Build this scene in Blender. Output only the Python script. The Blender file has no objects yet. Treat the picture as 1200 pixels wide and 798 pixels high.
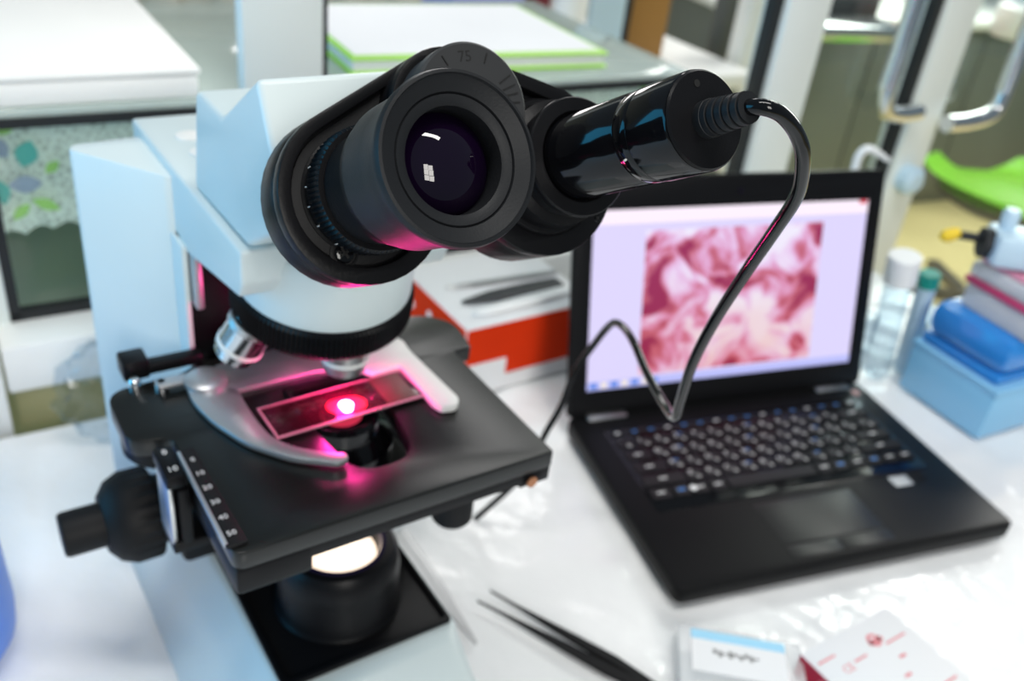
import bpy, bmesh, math, random
from mathutils import Vector, Matrix
random.seed(7)
S = bpy.context.scene
C = S.collection
R = math.radians

# ---------------------------------------------------------------- camera
cam_d = bpy.data.cameras.new('camera'); cam = bpy.data.objects.new('camera', cam_d); C.objects.link(cam)
P, RO = 0.542876, 0.12817
fw = Vector((0, math.cos(P), -math.sin(P))); rt = Vector((1, 0, 0)); up = rt.cross(fw)
r2 = math.cos(RO)*rt + math.sin(RO)*up; u2 = -math.sin(RO)*rt + math.cos(RO)*up
m = Matrix((r2, u2, -fw)).transposed().to_4x4(); m.translation = (0, 0, .483868)
cam.matrix_world = m
cam_d.sensor_width = 36; cam_d.lens = 36*1084.88/1200; cam_d.clip_start = .01; cam_d.clip_end = 50
cam_d.dof.use_dof = True; cam_d.dof.focus_distance = .268; cam_d.dof.aperture_fstop = 10.5
S.camera = cam

# ---------------------------------------------------------------- world and lights
wd = bpy.data.worlds.new('world'); S.world = wd; wd.use_nodes = True
bg = wd.node_tree.nodes['Background']; bg.inputs[0].default_value = (.70, .88, 1, 1); bg.inputs[1].default_value = .22
vs = S.view_settings; vs.view_transform = 'Standard'; vs.look = 'None'; vs.gamma = 1; vs.use_curve_mapping = False
vs.exposure = 0

def area(name, loc, target, sx, sy, power, col):
    d = bpy.data.lights.new(name, 'AREA'); d.shape = 'RECTANGLE'; d.size = sx; d.size_y = sy; d.energy = power; d.color = col
    o = bpy.data.objects.new(name, d); C.objects.link(o); o.location = loc
    o.rotation_euler = (Vector(target)-Vector(loc)).to_track_quat('-Z', 'Y').to_euler(); return o
area('window_daylight', (-1.9, -.1, .5), (0, .4, .12), 1.5, 1.0, 20, (.04, .55, 1))
area('overhead_light', (.1, .1, 1.9), (.1, .1, 0), 1.3, .16, 20, (1, .98, .94))
area('overhead_light', (.35, 2.8, 1.8), (.35, 2.3, 0), 1.3, .4, 13, (1, .98, .96))  # added light, placed to bring a sheen to the stage's right side
area('barrel_stripe_light', (-.75, 3.3, .72), (0, .3, .4), .55, .6, 9, (1, .95, .95))  # added unseen light that puts the bright stripe on the camera barrel
area('overhead_light', (1.24, 2.38, 1.9), (1.24, 2.2, 0), 1.1, .14, 17, (1, .98, .94))
for px in range(2):
    for pz in range(3): area('window_pane_light', (.75+.36*px, -1.7, 1.0+.36*pz), (.1+.36*px, .4, .1+.36*pz), .31, .31, 5.2, (1, .97, .92))
area('far_room_fill', (1.8, 3.3, .9), (.8, .9, -.3), 2.2, .9, 60, (1, .99, .94))  # added fill that brightens the room beyond the partition

# ---------------------------------------------------------------- frames
YM, YW = R(36.8), R(34.5)
A = Vector((-.08149, .37868, 0))                 # foot of the microscope's optical axis on the table
def Wp(x, y, z=0):                                # partition frame -> world
    return Vector((A.x+x*math.cos(YW)-y*math.sin(YW), A.y+x*math.sin(YW)+y*math.cos(YW), z))

# ---------------------------------------------------------------- materials
def mat(name, col, rough=.5, metal=0, coat=0, bump=0, bscale=60, vary=.0, vscale=8, trans=0, ior=1.45, alpha=1, emit=None, es=0, sss=0, spec=None):
    M = bpy.data.materials.new(name); M.use_nodes = True; nt = M.node_tree; b = nt.nodes['Principled BSDF']
    c = (*col, 1); b.inputs['Base Color'].default_value = c
    b.inputs['Roughness'].default_value = rough; b.inputs['Metallic'].default_value = metal
    b.inputs['Coat Weight'].default_value = coat; b.inputs['Coat Roughness'].default_value = .08
    b.inputs['Transmission Weight'].default_value = trans; b.inputs['IOR'].default_value = ior; b.inputs['Alpha'].default_value = alpha
    if spec is not None: b.inputs['Specular IOR Level'].default_value = spec
    if sss: b.inputs['Subsurface Weight'].default_value = sss; b.inputs['Subsurface Radius'].default_value = (.02, .02, .02)
    if emit: b.inputs['Emission Color'].default_value = (*emit, 1); b.inputs['Emission Strength'].default_value = es
    tc = nt.nodes.new('ShaderNodeTexCoord'); n = nt.nodes.new('ShaderNodeTexNoise'); n.inputs['Scale'].default_value = vscale; n.inputs['Detail'].default_value = 4
    nt.links.new(tc.outputs['Object'], n.inputs['Vector'])
    if not vary: vary = .04
    mx = nt.nodes.new('ShaderNodeMix'); mx.data_type = 'RGBA'
    mx.inputs['A'].default_value = tuple(v*(1-vary) for v in col)+(1,); mx.inputs['B'].default_value = tuple(min(1, v*(1+vary)) for v in col)+(1,)
    nt.links.new(n.outputs['Fac'], mx.inputs['Factor']); nt.links.new(mx.outputs['Result'], b.inputs['Base Color'])
    if bump:
        n2 = nt.nodes.new('ShaderNodeTexNoise'); n2.inputs['Scale'].default_value = bscale; n2.inputs['Detail'].default_value = 3
        nt.links.new(tc.outputs['Object'], n2.inputs['Vector'])
        bp = nt.nodes.new('ShaderNodeBump'); bp.inputs['Strength'].default_value = bump; bp.inputs['Distance'].default_value = .004
        nt.links.new(n2.outputs['Fac'], bp.inputs['Height']); nt.links.new(bp.outputs['Normal'], b.inputs['Normal'])
        if coat: nt.links.new(bp.outputs['Normal'], b.inputs['Coat Normal'])
    return M
def pane_mat(name, tint=(.93, .98, .95)):
    M = bpy.data.materials.new(name); M.use_nodes = True; nt = M.node_tree; nt.nodes.remove(nt.nodes['Principled BSDF'])
    o = nt.nodes['Material Output']; t = nt.nodes.new('ShaderNodeBsdfTransparent'); t.inputs[0].default_value = (*tint, 1)
    g = nt.nodes.new('ShaderNodeBsdfGlossy'); g.inputs['Roughness'].default_value = .02; f = nt.nodes.new('ShaderNodeFresnel'); f.inputs[0].default_value = 1.5
    x = nt.nodes.new('ShaderNodeMixShader'); ge = nt.nodes.new('ShaderNodeNewGeometry'); ma = nt.nodes.new('ShaderNodeMath'); ma.operation = 'MULTIPLY'; mb = nt.nodes.new('ShaderNodeMath'); mb.operation = 'SUBTRACT'; mb.inputs[0].default_value = 1; nt.links.new(ge.outputs['Backfacing'], mb.inputs[1]); nt.links.new(f.outputs[0], ma.inputs[0]); nt.links.new(mb.outputs[0], ma.inputs[1]); nt.links.new(ma.outputs[0], x.inputs[0]); nt.links.new(t.outputs[0], x.inputs[1]); nt.links.new(g.outputs[0], x.inputs[2])
    nt.links.new(x.outputs[0], o.inputs[0]); return M

K = {}
K['white_enamel'] = mat('white_enamel', (.68, .77, .78), .38, coat=.15, bump=.02, bscale=600)
K['black_satin'] = mat('black_satin', (.006, .006, .007), .36, spec=.17, bump=.04, bscale=900)
K['black_matte'] = mat('black_matte', (.008, .008, .009), .55, spec=.25, bump=.06, bscale=700)
K['black_gloss'] = mat('black_gloss', (.004, .004, .005), .09, spec=.35)
K['black_rubber'] = mat('black_rubber', (.013, .014, .016), .48, spec=.22, bump=.05, bscale=1200)
K['stage_black'] = mat('stage_black', (.006, .0065, .006), .30, spec=.55, bump=.03, bscale=900, vary=.2, vscale=20)
K['chrome'] = mat('chrome', (.72, .74, .76), .16, 1)
K['brushed_steel'] = mat('brushed_steel', (.62, .62, .62), .33, 1)
K['silver_plate'] = mat('silver_plate', (.5, .51, .53), .38, .75)
K['white_plate'] = mat('white_plate', (.86, .86, .84), .4)
K['lens_coating'] = mat('lens_coating', (.004, .001, .008), .015, ior=1.45)
K['white_print'] = mat('white_print', (.75, .75, .75), .6)
K['grey_print'] = mat('grey_print', (.14, .14, .14), .6)
K['dark_print'] = mat('dark_print', (.004, .004, .004), .7)
K['blue_print'] = mat('blue_print', (.04, .18, .5), .6)
K['lamp_lens'] = mat('lamp_lens', (1, .9, .8), .3, emit=(1, .80, .62), es=1.6)
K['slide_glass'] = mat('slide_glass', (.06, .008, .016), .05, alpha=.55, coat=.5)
K['slide_label'] = mat('slide_label', (.13, .045, .04), .4, vary=.3, vscale=60)
K['specimen_glow_paint'] = mat('specimen_glow_paint', (.5, .01, .03), .4, emit=(1, .02, .05), es=1.2)  # lamp light passing through the stained specimen, painted as red emission
K['painted_hot_spot'] = mat('painted_hot_spot', (1, .8, .8), .4, emit=(1, .55, .6), es=9)  # brightest patch of transmitted light, painted as emission
K['table_film'] = mat('table_film', (.92, .93, .94), .30, coat=.4, bump=.7, bscale=26)
K['laptop_black'] = mat('laptop_black', (.006, .006, .0065), .40, spec=.15, bump=.03, bscale=1500)
K['key_black'] = mat('key_black', (.014, .014, .016), .45, spec=.2)
K['touchpad'] = mat('touchpad', (.012, .012, .012), .32, spec=.4)
K['aluminium'] = mat('aluminium', (.82, .87, .85), .45, .05)
K['gasket'] = mat('gasket', (.012, .014, .016), .6)
K['white_laminate'] = mat('white_laminate', (.88, .89, .87), .35)
K['glass_top'] = mat('glass_top', (.74, .86, .82), .06, coat=1, alpha=.6)
K['white_reflection'] = mat('white_reflection', (.95, .95, .93), .5)  # window reflection on the counter, put into a plain white
K['pane'] = pane_mat('pane')
K['clear_plastic'] = pane_mat('clear_plastic', (.86, .9, .93))
K['orange_card'] = mat('orange_card', (.72, .035, .002), .7, spec=.15, vary=.15, vscale=12)
K['paper'] = mat('paper', (.82, .83, .85), .6)
K['lime'] = mat('lime', (.30, .72, .04), .35)
K['lime_edge'] = mat('lime_edge', (.42, .78, .12), .5)
K['green'] = mat('green', (.12, .55, .16), .45)
K['coral'] = mat('coral', (.9, .16, .10), .5)
K['crimson'] = mat('crimson', (.42, .005, .04), .4)
K['magenta_box'] = mat('magenta_box', (.55, .05, .16), .35)
K['pink_tray'] = mat('pink_tray', (.75, .30, .42), .35)
K['blue_box'] = mat('blue_box', (.03, .25, .70), .25, coat=.4)
K['pale_blue_box'] = mat('pale_blue_box', (.25, .55, .82), .3, coat=.3)
K['frost_clear'] = mat('frost_clear', (.85, .88, .90), .2, alpha=.45, coat=.3)
K['frost'] = mat('frost', (.72, .74, .80), .25, alpha=.72)
K['periwinkle'] = mat('periwinkle', (.13, .30, .88), .4, sss=.2)
K['pale_blue'] = mat('pale_blue', (.55, .72, .85), .35)
K['yellow'] = mat('yellow', (.9, .62, .02), .45)
K['teal'] = mat('teal', (.01, .30, .25), .4)
K['white_plastic'] = mat('white_plastic', (.88, .89, .90), .35)
K['tan_floor'] = mat('tan_floor', (.78, .64, .32), .45, vary=.15, vscale=3)
K['wall'] = mat('wall', (.62, .62, .55), .6)
K['beige_curtain'] = mat('beige_curtain', (.55, .54, .48), .7)
K['brown_card'] = mat('brown_card', (.35, .17, .04), .7)
K['dark_red'] = mat('dark_red', (.16, .02, .03), .6)
K['lavender'] = mat('lavender', (.33, .36, .80), .5)
K['grey_vinyl'] = mat('grey_vinyl', (.10, .105, .10), .5)
K['bench_grey'] = mat('bench_grey', (.16, .18, .17), .5)
K['dark_grey'] = mat('dark_grey', (.05, .05, .055), .4)
K['pink_print'] = mat('pink_print', (.75, .25, .28), .6)
K['sky_label'] = mat('sky_label', (.35, .68, .90), .5)
K['brass_screw'] = mat('brass_screw', (.45, .20, .10), .4, .6)
K['olive'] = mat('olive', (.46, .47, .32), .5)

# ---------------------------------------------------------------- helpers
def link(name, me, m, parent=None, matrix=None):
    o = bpy.data.objects.new(name, me); C.objects.link(o)
    if m is not None:
        me.materials.clear(); me.materials.append(K[m] if isinstance(m, str) else m)
    if parent is not None: o.parent = parent
    if matrix is not None: o.matrix_local = matrix
    return o
def thing(name, label, cat, loc=(0, 0, 0), rz=0, group=None, kind=None):
    o = bpy.data.objects.new(name, None); C.objects.link(o); o.location = loc; o.rotation_euler = (0, 0, rz); o.empty_display_size = .02
    if label: o['label'] = label
    if cat: o['category'] = cat
    if group: o['group'] = group
    if kind: o['kind'] = kind
    return o
def tag(o, label, cat, group=None):
    o['label'] = label; o['category'] = cat
    if group: o['group'] = group
    return o
def smooth(me, ang=35):
    for p in me.polygons: p.use_smooth = True
    bm = bmesh.new(); bm.from_mesh(me)
    for e in bm.edges:
        if len(e.link_faces) == 2 and e.calc_face_angle(0) > R(ang): e.smooth = False
    bm.to_mesh(me); bm.free(); return me
def fin(bm, name='mesh', ang=35):
    bmesh.ops.recalc_face_normals(bm, faces=bm.faces)
    me = bpy.data.meshes.new(name); bm.to_mesh(me); bm.free(); return smooth(me, ang)
def bbox(x0, x1, y0, y1, z0, z1, bev=0, seg=2, bm=None, M=None):
    own = bm is None
    if own: bm = bmesh.new()
    v = [bm.verts.new((x, y, z)) for x in (x0, x1) for y in (y0, y1) for z in (z0, z1)]
    f = [bm.faces.new([v[i] for i in q]) for q in ((0, 1, 3, 2), (4, 6, 7, 5), (0, 4, 5, 1), (2, 3, 7, 6), (0, 2, 6, 4), (1, 5, 7, 3))]
    if M is not None:
        for a in v: a.co = M @ a.co
    if bev:
        es = list({e for q in f for e in q.edges}); bmesh.ops.bevel(bm, geom=es, offset=bev, segments=seg, affect='EDGES', profile=.5)
    return fin(bm) if own else bm
def lathe(prof, seg=48, M=None, flute=None, loop=True):
    """prof: list of (r, z); flute: dict of ring indices -> (count, depth)"""
    bm = bmesh.new(); rings = []
    for i, (r, z) in enumerate(prof):
        if r < 1e-6: rings.append([bm.verts.new((0, 0, z))]); continue
        ring = []
        for k in range(seg):
            a = 2*math.pi*k/seg; rr = r
            if flute and i in flute and k % 2: rr = r-flute[i]
            ring.append(bm.verts.new((rr*math.cos(a), rr*math.sin(a), z)))
        rings.append(ring)
    for a, b in zip(rings, rings[1:]):
        if len(a) == 1 and len(b) == 1: continue
        for k in range(seg):
            k2 = (k+1) % seg
            if len(a) == 1: bm.faces.new((a[0], b[k2], b[k]))
            elif len(b) == 1: bm.faces.new((a[k], a[k2], b[0]))
            else: bm.faces.new((a[k], a[k2], b[k2], b[k]))
    a, b = rings[-1], rings[0]
    if loop and len(a) > 1 and len(b) > 1:
        for k in range(seg): bm.faces.new((a[k], a[(k+1) % seg], b[(k+1) % seg], b[k]))
    if M is not None: bm.transform(M)
    return fin(bm)
def to_mesh(cu):
    o = bpy.data.objects.new('tmp', cu); C.objects.link(o)
    dg = bpy.context.evaluated_depsgraph_get(); dg.update()
    me = bpy.data.meshes.new_from_object(o.evaluated_get(dg)); bpy.data.objects.remove(o); bpy.data.curves.remove(cu)
    return me
def prism(outs, z0, z1, bev=.0008, M=None):
    """outs: outline and holes (2D point lists), extruded z0..z1"""
    cu = bpy.data.curves.new('c', 'CURVE'); cu.dimensions = '2D'; cu.fill_mode = 'BOTH'
    for pts in outs:
        s = cu.splines.new('POLY'); s.points.add(len(pts)-1); s.use_cyclic_u = True
        for q, p in zip(s.points, pts): q.co = (p[0], p[1], 0, 1)
    h = (z1-z0)/2; cu.extrude = max(h-bev, 1e-5); cu.bevel_depth = bev; cu.bevel_resolution = 1; cu.offset = -bev
    me = to_mesh(cu); me.transform(Matrix.Translation((0, 0, (z0+z1)/2)))
    if M is not None: me.transform(M)
    bm = bmesh.new(); bm.from_mesh(me); bmesh.ops.remove_doubles(bm, verts=bm.verts, dist=1e-6); bmesh.ops.recalc_face_normals(bm, faces=bm.faces); bm.to_mesh(me); bm.free()
    return smooth(me)
def tube(pts, r, seg=6, res=6, smoothp=True, M=None, radii=None):
    cu = bpy.data.curves.new('c', 'CURVE'); cu.dimensions = '3D'; cu.bevel_depth = r; cu.bevel_resolution = seg; cu.use_fill_caps = True
    if smoothp:
        V = [Vector(p) for p in pts]; rr = radii or [1]*len(V); dense = []; dr = []
        for i in range(len(V)-1):
            a, b, c, d = V[max(i-1, 0)], V[i], V[i+1], V[min(i+2, len(V)-1)]
            for k in range(res):
                t = k/res; dense.append(.5*((2*b)+(c-a)*t+(2*a-5*b+4*c-d)*t*t+(3*b-a-3*c+d)*t**3)); dr.append(rr[i]*(1-t)+rr[i+1]*t)
        dense.append(V[-1]); dr.append(rr[-1])
        s = cu.splines.new('POLY'); s.points.add(len(dense)-1)
        for i, p in enumerate(dense): s.points[i].co = (*p, 1); s.points[i].radius = dr[i]
    else:
        s = cu.splines.new('POLY'); s.points.add(len(pts)-1)
        for i, p in enumerate(pts):
            s.points[i].co = (*p, 1)
            if radii: s.points[i].radius = radii[i]
    me = to_mesh(cu)
    if M is not None: me.transform(M)
    return smooth(me, 50)
def sideprof(pts, x0, x1, bev=.002, seg=3):
    """pts in (y, z), extruded from x0 to x1"""
    bm = bmesh.new(); a = [bm.verts.new((x0, y, z)) for y, z in pts]; b = [bm.verts.new((x1, y, z)) for y, z in pts]
    bm.faces.new(a); bm.faces.new(b[::-1])
    for i in range(len(pts)):
        j = (i+1) % len(pts); bm.faces.new((a[i], b[i], b[j], a[j]))
    bmesh.ops.recalc_face_normals(bm, faces=bm.faces)
    if bev: bmesh.ops.bevel(bm, geom=list(bm.edges), offset=bev, segments=seg, affect='EDGES', profile=.5)
    return fin(bm, ang=40)
def rounded(pts, r, n=5):
    out = []
    N = len(pts)
    for i in range(N):
        p = Vector(pts[i]); a = Vector(pts[i-1]); b = Vector(pts[(i+1) % N])
        rr = r[i] if isinstance(r, (list, tuple)) else r
        da = (a-p); db = (b-p); d = min(rr, da.length*.45, db.length*.45)
        if d < 1e-6: out.append(tuple(p)); continue
        s = p+da.normalized()*d; e = p+db.normalized()*d
        for k in range(n+1):
            t = k/n; q = (1-t)**2*s+2*t*(1-t)*p+t*t*e; out.append((q.x, q.y))
    return out
def hull2(cs, n=40):
    pts = [(cx+r*math.cos(2*math.pi*k/n), cy+r*math.sin(2*math.pi*k/n)) for cx, cy, r in cs for k in range(n)]
    pts = sorted(set(pts))
    def half(p):
        h = []
        for q in p:
            while len(h) > 1 and (h[-1][0]-h[-2][0])*(q[1]-h[-2][1])-(h[-1][1]-h[-2][1])*(q[0]-h[-2][0]) <= 0: h.pop()
            h.append(q)
        return h
    return half(pts)[:-1]+half(pts[::-1])[:-1]
FONT = bpy.data.curves.new('f', 'FONT').font
def text_mesh(s, size, M=None, extrude=.0001, shear=0):
    cu = bpy.data.curves.new('t', 'FONT'); cu.body = s; cu.size = size; cu.align_x = 'CENTER'; cu.align_y = 'CENTER'; cu.extrude = extrude; cu.shear = shear; cu.resolution_u = 2
    me = to_mesh(cu)
    if M is not None: me.transform(M)
    return me
def join(meshes):
    bm = bmesh.new()
    for me in meshes: bm.from_mesh(me)
    out = bpy.data.meshes.new('j'); bm.to_mesh(out); bm.free(); return out
T = Matrix.Translation
def RX(d): return Matrix.Rotation(R(d), 4, 'X')
def RY(d): return Matrix.Rotation(R(d), 4, 'Y')
def RZ(d): return Matrix.Rotation(R(d), 4, 'Z')

# ================================================================ SETTING (partition frame)
def struct(name, me, m, loc=None, rz=YW):
    o = link(name, me, m); o.location = loc if loc else A; o.rotation_euler = (0, 0, rz); o['kind'] = 'structure'; return o
def wbox(*a, **k): return bbox(*a, **k)
fl = struct('floor', bbox(-3.5, 6, -2.6, 4.2, -.78, -.75), 'tan_floor')
struct('wall_back', bbox(-3.5, 6, 4.2, 4.3, -.75, 2.2), 'wall')

# counter window: left jamb, rail, gaskets, pane, post
w1 = thing('window_1', None, None, A, YW, kind='structure')
link('left_jamb', bbox(-.60, -.142, .33, .37, -.04, .075, .002), 'white_laminate', w1)
link('jamb_post', bbox(-.165, -.128, .372, .41, .062, .225, .002), 'aluminium', w1)
link('bottom_rail', bbox(-.140, .64, .335, .378, .028, .070, .003), 'white_laminate', w1)
link('rail_foot', bbox(-.135, .64, .40, .42, -.05, .028, .0), 'olive', w1)
for g in ((-.128, -.120, .374, .384, .070, .23), (-.128, .53, .374, .384, .070, .078), (-.60, .53, .362, .372, .232, .2385)):
    link('gasket', bbox(*g), 'gasket', w1)
link('pane', bbox(-.122, .53, .3785, .381, .075, .233), 'pane', w1)
link('post', bbox(.058, .122, .345, .362, .235, .75, .002), 'aluminium', w1)
link('gasket', bbox(.1222, .126, .347, .36, .24, .75), 'gasket', w1)
# counter cabinet with glass top
cc = thing('display_counter', 'low counter cabinet with pale green glass top behind the aluminium post', 'counter', A, YW)
link('glass_top', bbox(-.60, .53, .365, .68, .2386, .2446, .001), 'glass_top', cc)
link('side_panel', bbox(.522, .53, .39, .66, -.75, .237), 'aluminium', cc)
link('back_panel', bbox(-.60, .52, .655, .665, -.75, .237), 'olive', cc)
link('shelf', bbox(-.60, .52, .40, .65, .02, .03), 'olive', cc)
# lace curtain: scalloped sheet with embroidered leaves and flowers
def lace():
    t = thing('lace_curtain', 'white lace curtain with embroidered flowers behind the lower glass', 'curtain', A, YW)
    bm = bmesh.new(); n = 160
    tp = []; bt = []
    for i in range(n+1):
        x = -.30+.82*i/n; y = .392+.004*math.sin(x*60)
        zb = .136+.006*abs(math.sin(x*150))
        tp.append(bm.verts.new((x, y, .232))); bt.append(bm.verts.new((x, y, zb)))
    for i in range(n): bm.faces.new((bt[i], bt[i+1], tp[i+1], tp[i]))
    me = fin(bm)
    M = bpy.data.materials.new('lace_net'); M.use_nodes = True; nt = M.node_tree; b = nt.nodes['Principled BSDF']
    b.inputs['Base Color'].default_value = (.88, .90, .89, 1); b.inputs['Roughness'].default_value = .8
    tc = nt.nodes.new('ShaderNodeTexCoord'); v = nt.nodes.new('ShaderNodeTexVoronoi'); v.feature = 'DISTANCE_TO_EDGE'; v.inputs['Scale'].default_value = 180
    nt.links.new(tc.outputs['Object'], v.inputs['Vector'])
    rp = nt.nodes.new('ShaderNodeMapRange'); rp.inputs['From Min'].default_value = .1; rp.inputs['From Max'].default_value = .25; rp.inputs['To Min'].default_value = 1; rp.inputs['To Max'].default_value = .6
    nt.links.new(v.outputs['Distance'], rp.inputs['Value']); nt.links.new(rp.outputs['Result'], b.inputs['Alpha'])
    link('net', me, M, t)
    def leaf(x, z, l, w, a, m, nm):
        pts = [(l*(-.5+k/8), w*.5*math.sin(math.pi*k/8)) for k in range(9)]+[(l*(.5-k/8), -w*.5*math.sin(math.pi*k/8)) for k in range(1, 8)]
        pts = [(p[0]*math.cos(a)-p[1]*math.sin(a), p[0]*math.sin(a)+p[1]*math.cos(a)) for p in pts]
        me = prism([pts], 0, .0006, .0001, M=T((x, .3865, z)) @ RX(90)); link(nm, me, m, t)
    K['lace_teal'] = mat('lace_teal', (.12, .50, .48), .8); K['lace_lilac'] = mat('lace_lilac', (.38, .42, .60), .8); K['lace_green'] = mat('lace_green', (.42, .70, .20), .8)
    for cx in (-.100, .02, .50):
        for dx, dz, l, w, a, mm, nm in ((.0, .0, .024, .014, 0, 'lace_lilac', 'petal'), (.004, .024, .022, .016, 1.2, 'lace_teal', 'petal'), (-.014, .030, .018, .014, 2.2, 'lace_lilac', 'petal'),
             (-.018, -.004, .022, .014, 1.8, 'lace_teal', 'petal'), (.020, .012, .014, .008, .7, 'lace_green', 'leaf'), (.012, -.018, .022, .009, -.5, 'lace_green', 'leaf'), (-.006, -.022, .018, .008, -2.4, 'lace_green', 'leaf'), (-.008, .044, .016, .008, .2, 'lace_green', 'leaf')):
            leaf(cx+dx, .180+dz, l, w, a, mm, nm)
lace()

# two glazed doors on the right, their stiles and the pulls
def stile(t, x0, x1, y0, y1):
    link('stile', bbox(x0, x1, y0, y1, -.75, .9, .002), 'aluminium', t)
    link('gasket', bbox(x0-.014, x0-.001, y0+.008, y0+.022, -.75, .9), 'gasket', t)
d1 = thing('door_1', None, None, A, YW, kind='structure')
stile(d1, .668, .735, .38, .42); link('pane', bbox(.735, .925, .398, .402, -.60, .9), 'pane', d1)
link('bottom_rail', bbox(.735, .925, .385, .415, -.75, -.60), 'aluminium', d1)
d2 = thing('door_2', None, None, A, YW, kind='structure')
stile(d2, .948, 1.012, .38, .42); link('pane', bbox(1.012, 1.75, .398, .402, -.60, .9), 'pane', d2)
link('bottom_rail', bbox(1.012, 1.75, .385, .415, -.75, -.60), 'aluminium', d2)
def pull(x, xa, y, z, par):
    s = 1 if x > xa else -1
    pts = [(xa, y, z), (xa+(x-xa)*.45, y, z-.001), (x-s*.012, y, z+.006), (x, y, z+.03), (x, y, z+.08), (x, y, z+.30)]
    link('door_pull', tube(pts, .0115, 5, 8), 'chrome', par)
pull(.868, .945, .372, .172, d1); pull(1.105, 1.0, .362, .155, d2)
link('lock_knob', lathe([(0, 0), (.018, 0), (.02, .004), (.02, .018), (.012, .024), (0, .024)], 24, T((.975, .38, .075)) @ RX(90)), 'pale_blue', d2)

# table: top is the plastic-covered white surface
tb = thing('lab_table', 'white laboratory table under the microscope and laptop', 'table', A, YW)
link('tabletop', bbox(-.9, .84, -.75, .322, -.045, -.004, .003), 'white_laminate', tb)
for x, y in ((-.86, -.7), (.78, -.7), (-.86, .27), (.78, .27)): link('leg', bbox(x, x+.04, y, y+.04, -.75, -.045, .003), 'brushed_steel', tb)
def film():
    bm = bmesh.new(); nx, ny = 220, 140
    import mathutils.noise as N
    g = []
    for j in range(ny+1):
        row = []
        for i in range(nx+1):
            x = -.9+1.74*i/nx; y = -.75+1.072*j/ny
            w = A.xy; wx = x; wy = y
            h = N.noise(Vector((wx*9, wy*9, .3)))*.5+N.noise(Vector((wx*26+4, wy*14, 2.2)))*.35
            rg = abs(N.noise(Vector((wx*14+8, wy*14-3, 5.1))))
            z = -.0036+.0009*(h+1)*.5+.0026*max(0, .16-rg)/.16*max(0, N.noise(Vector((wx*5, wy*5, 9)))+.25)
            row.append(bm.verts.new((x, y, min(z, -.0002))))
        g.append(row)
    for j in range(ny):
        for i in range(nx): bm.faces.new((g[j][i], g[j][i+1], g[j+1][i+1], g[j+1][i]))
    me = fin(bm, ang=180); o = link('table_cover', me, 'table_film'); o.location = A; o.rotation_euler = (0, 0, YW)
    tag(o, 'glossy wrinkled white plastic film spread over the table', 'table cover')
film()

# ================================================================ MICROSCOPE
ms = thing('microscope', 'white and black binocular laboratory microscope with black stage on the table', 'microscope', A, YM)
# base: side faces slope outwards to the table
def base_body():
    bm = bmesh.new()
    bot = [(-.086, .17), (-.086, -.10), (-.062, -.145), (.052, -.145), (.066, -.10), (.066, .17)]
    mid = [(-.074, .165), (-.062, -.06), (-.045, -.100), (.045, -.100), (.056, -.06), (.060, .165)]
    top = [(-.056, .16), (-.052, -.045), (-.044, -.056), (.044, -.056), (.053, -.045), (.053, .16)]
    rows = [[bm.verts.new((x, y, z)) for x, y in q] for q, z in ((bot, 0), (mid, .042), (top, .066))]
    for a, b in zip(rows, rows[1:]):
        for k in range(6): bm.faces.new((a[k], a[(k+1) % 6], b[(k+1) % 6], b[k]))
    bm.faces.new(rows[0]); bm.faces.new(rows[-1])
    bmesh.ops.recalc_face_normals(bm, faces=bm.faces)
    bmesh.ops.bevel(bm, geom=list(bm.edges), offset=.003, segments=3, affect='EDGES', profile=.5)
    return fin(bm)
link('base', base_body(), 'white_enamel', ms)
link('base_well', prism([rounded([(-.048, -.044), (.048, -.044), (.048, .09), (-.048, .09)], .002)], .0655, .0675, .0005), 'black_satin', ms)
link('base_well_rim', prism([rounded([(-.051, -.046), (.050, -.046), (.050, .09), (-.051, .09)], .002), rounded([(-.0465, -.0425), (.047, -.0425), (.047, .088), (-.0465, .088)], .002)], .066, .0695, .0005), 'black_satin', ms)
# arm column
def column():
    pts = [(-.053, .092), (-.0885, .141), (-.086, .148), (-.05, .152), (-.05, .168), (.05, .168), (.05, .152), (.086, .148), (.0885, .141), (.053, .092)]
    return prism([rounded(pts, [.003, .004, .004, .002, .01, .01, .002, .004, .004, .003])], .04, .2985, .002)
link('arm', column(), 'white_enamel', ms)
link('arm_front_panel', bbox(-.051, .051, .084, .093, .066, .27, .001), 'black_satin', ms)
link('arm_side_lip', bbox(-.0535, -.0505, .074, .094, .068, .268, .001), 'white_enamel', ms)
link('arm_side_lip', bbox(.0505, .0535, .074, .094, .068, .268, .001), 'white_enamel', ms)
link('nose_bracket', bbox(-.0500, -.046, .066, .084, .235, .266, .001), 'silver_plate', ms)
link('arm_overhang', sideprof([(.165, .3035), (.165, .262), (.076, .264), (-.004, .2795), (-.009, .288), (-.009, .3035)], -.051, .051, .0018), 'white_enamel', ms)
for yy in (.13, .105): link('cap_screw', lathe([(0, 0), (.0075, 0), (.0075, .0008), (.0065, .0012), (0, .0012)], 24, T((-.030, yy, .3032))), 'white_plate', ms)
link('head_trunk', sideprof([(.064, .303), (.053, .353), (.019, .352), (-.026, .3815), (-.046, .347), (-.040, .325), (-.008, .305)], -.0475, .0475, .003, 4), 'white_enamel', ms)
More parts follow.
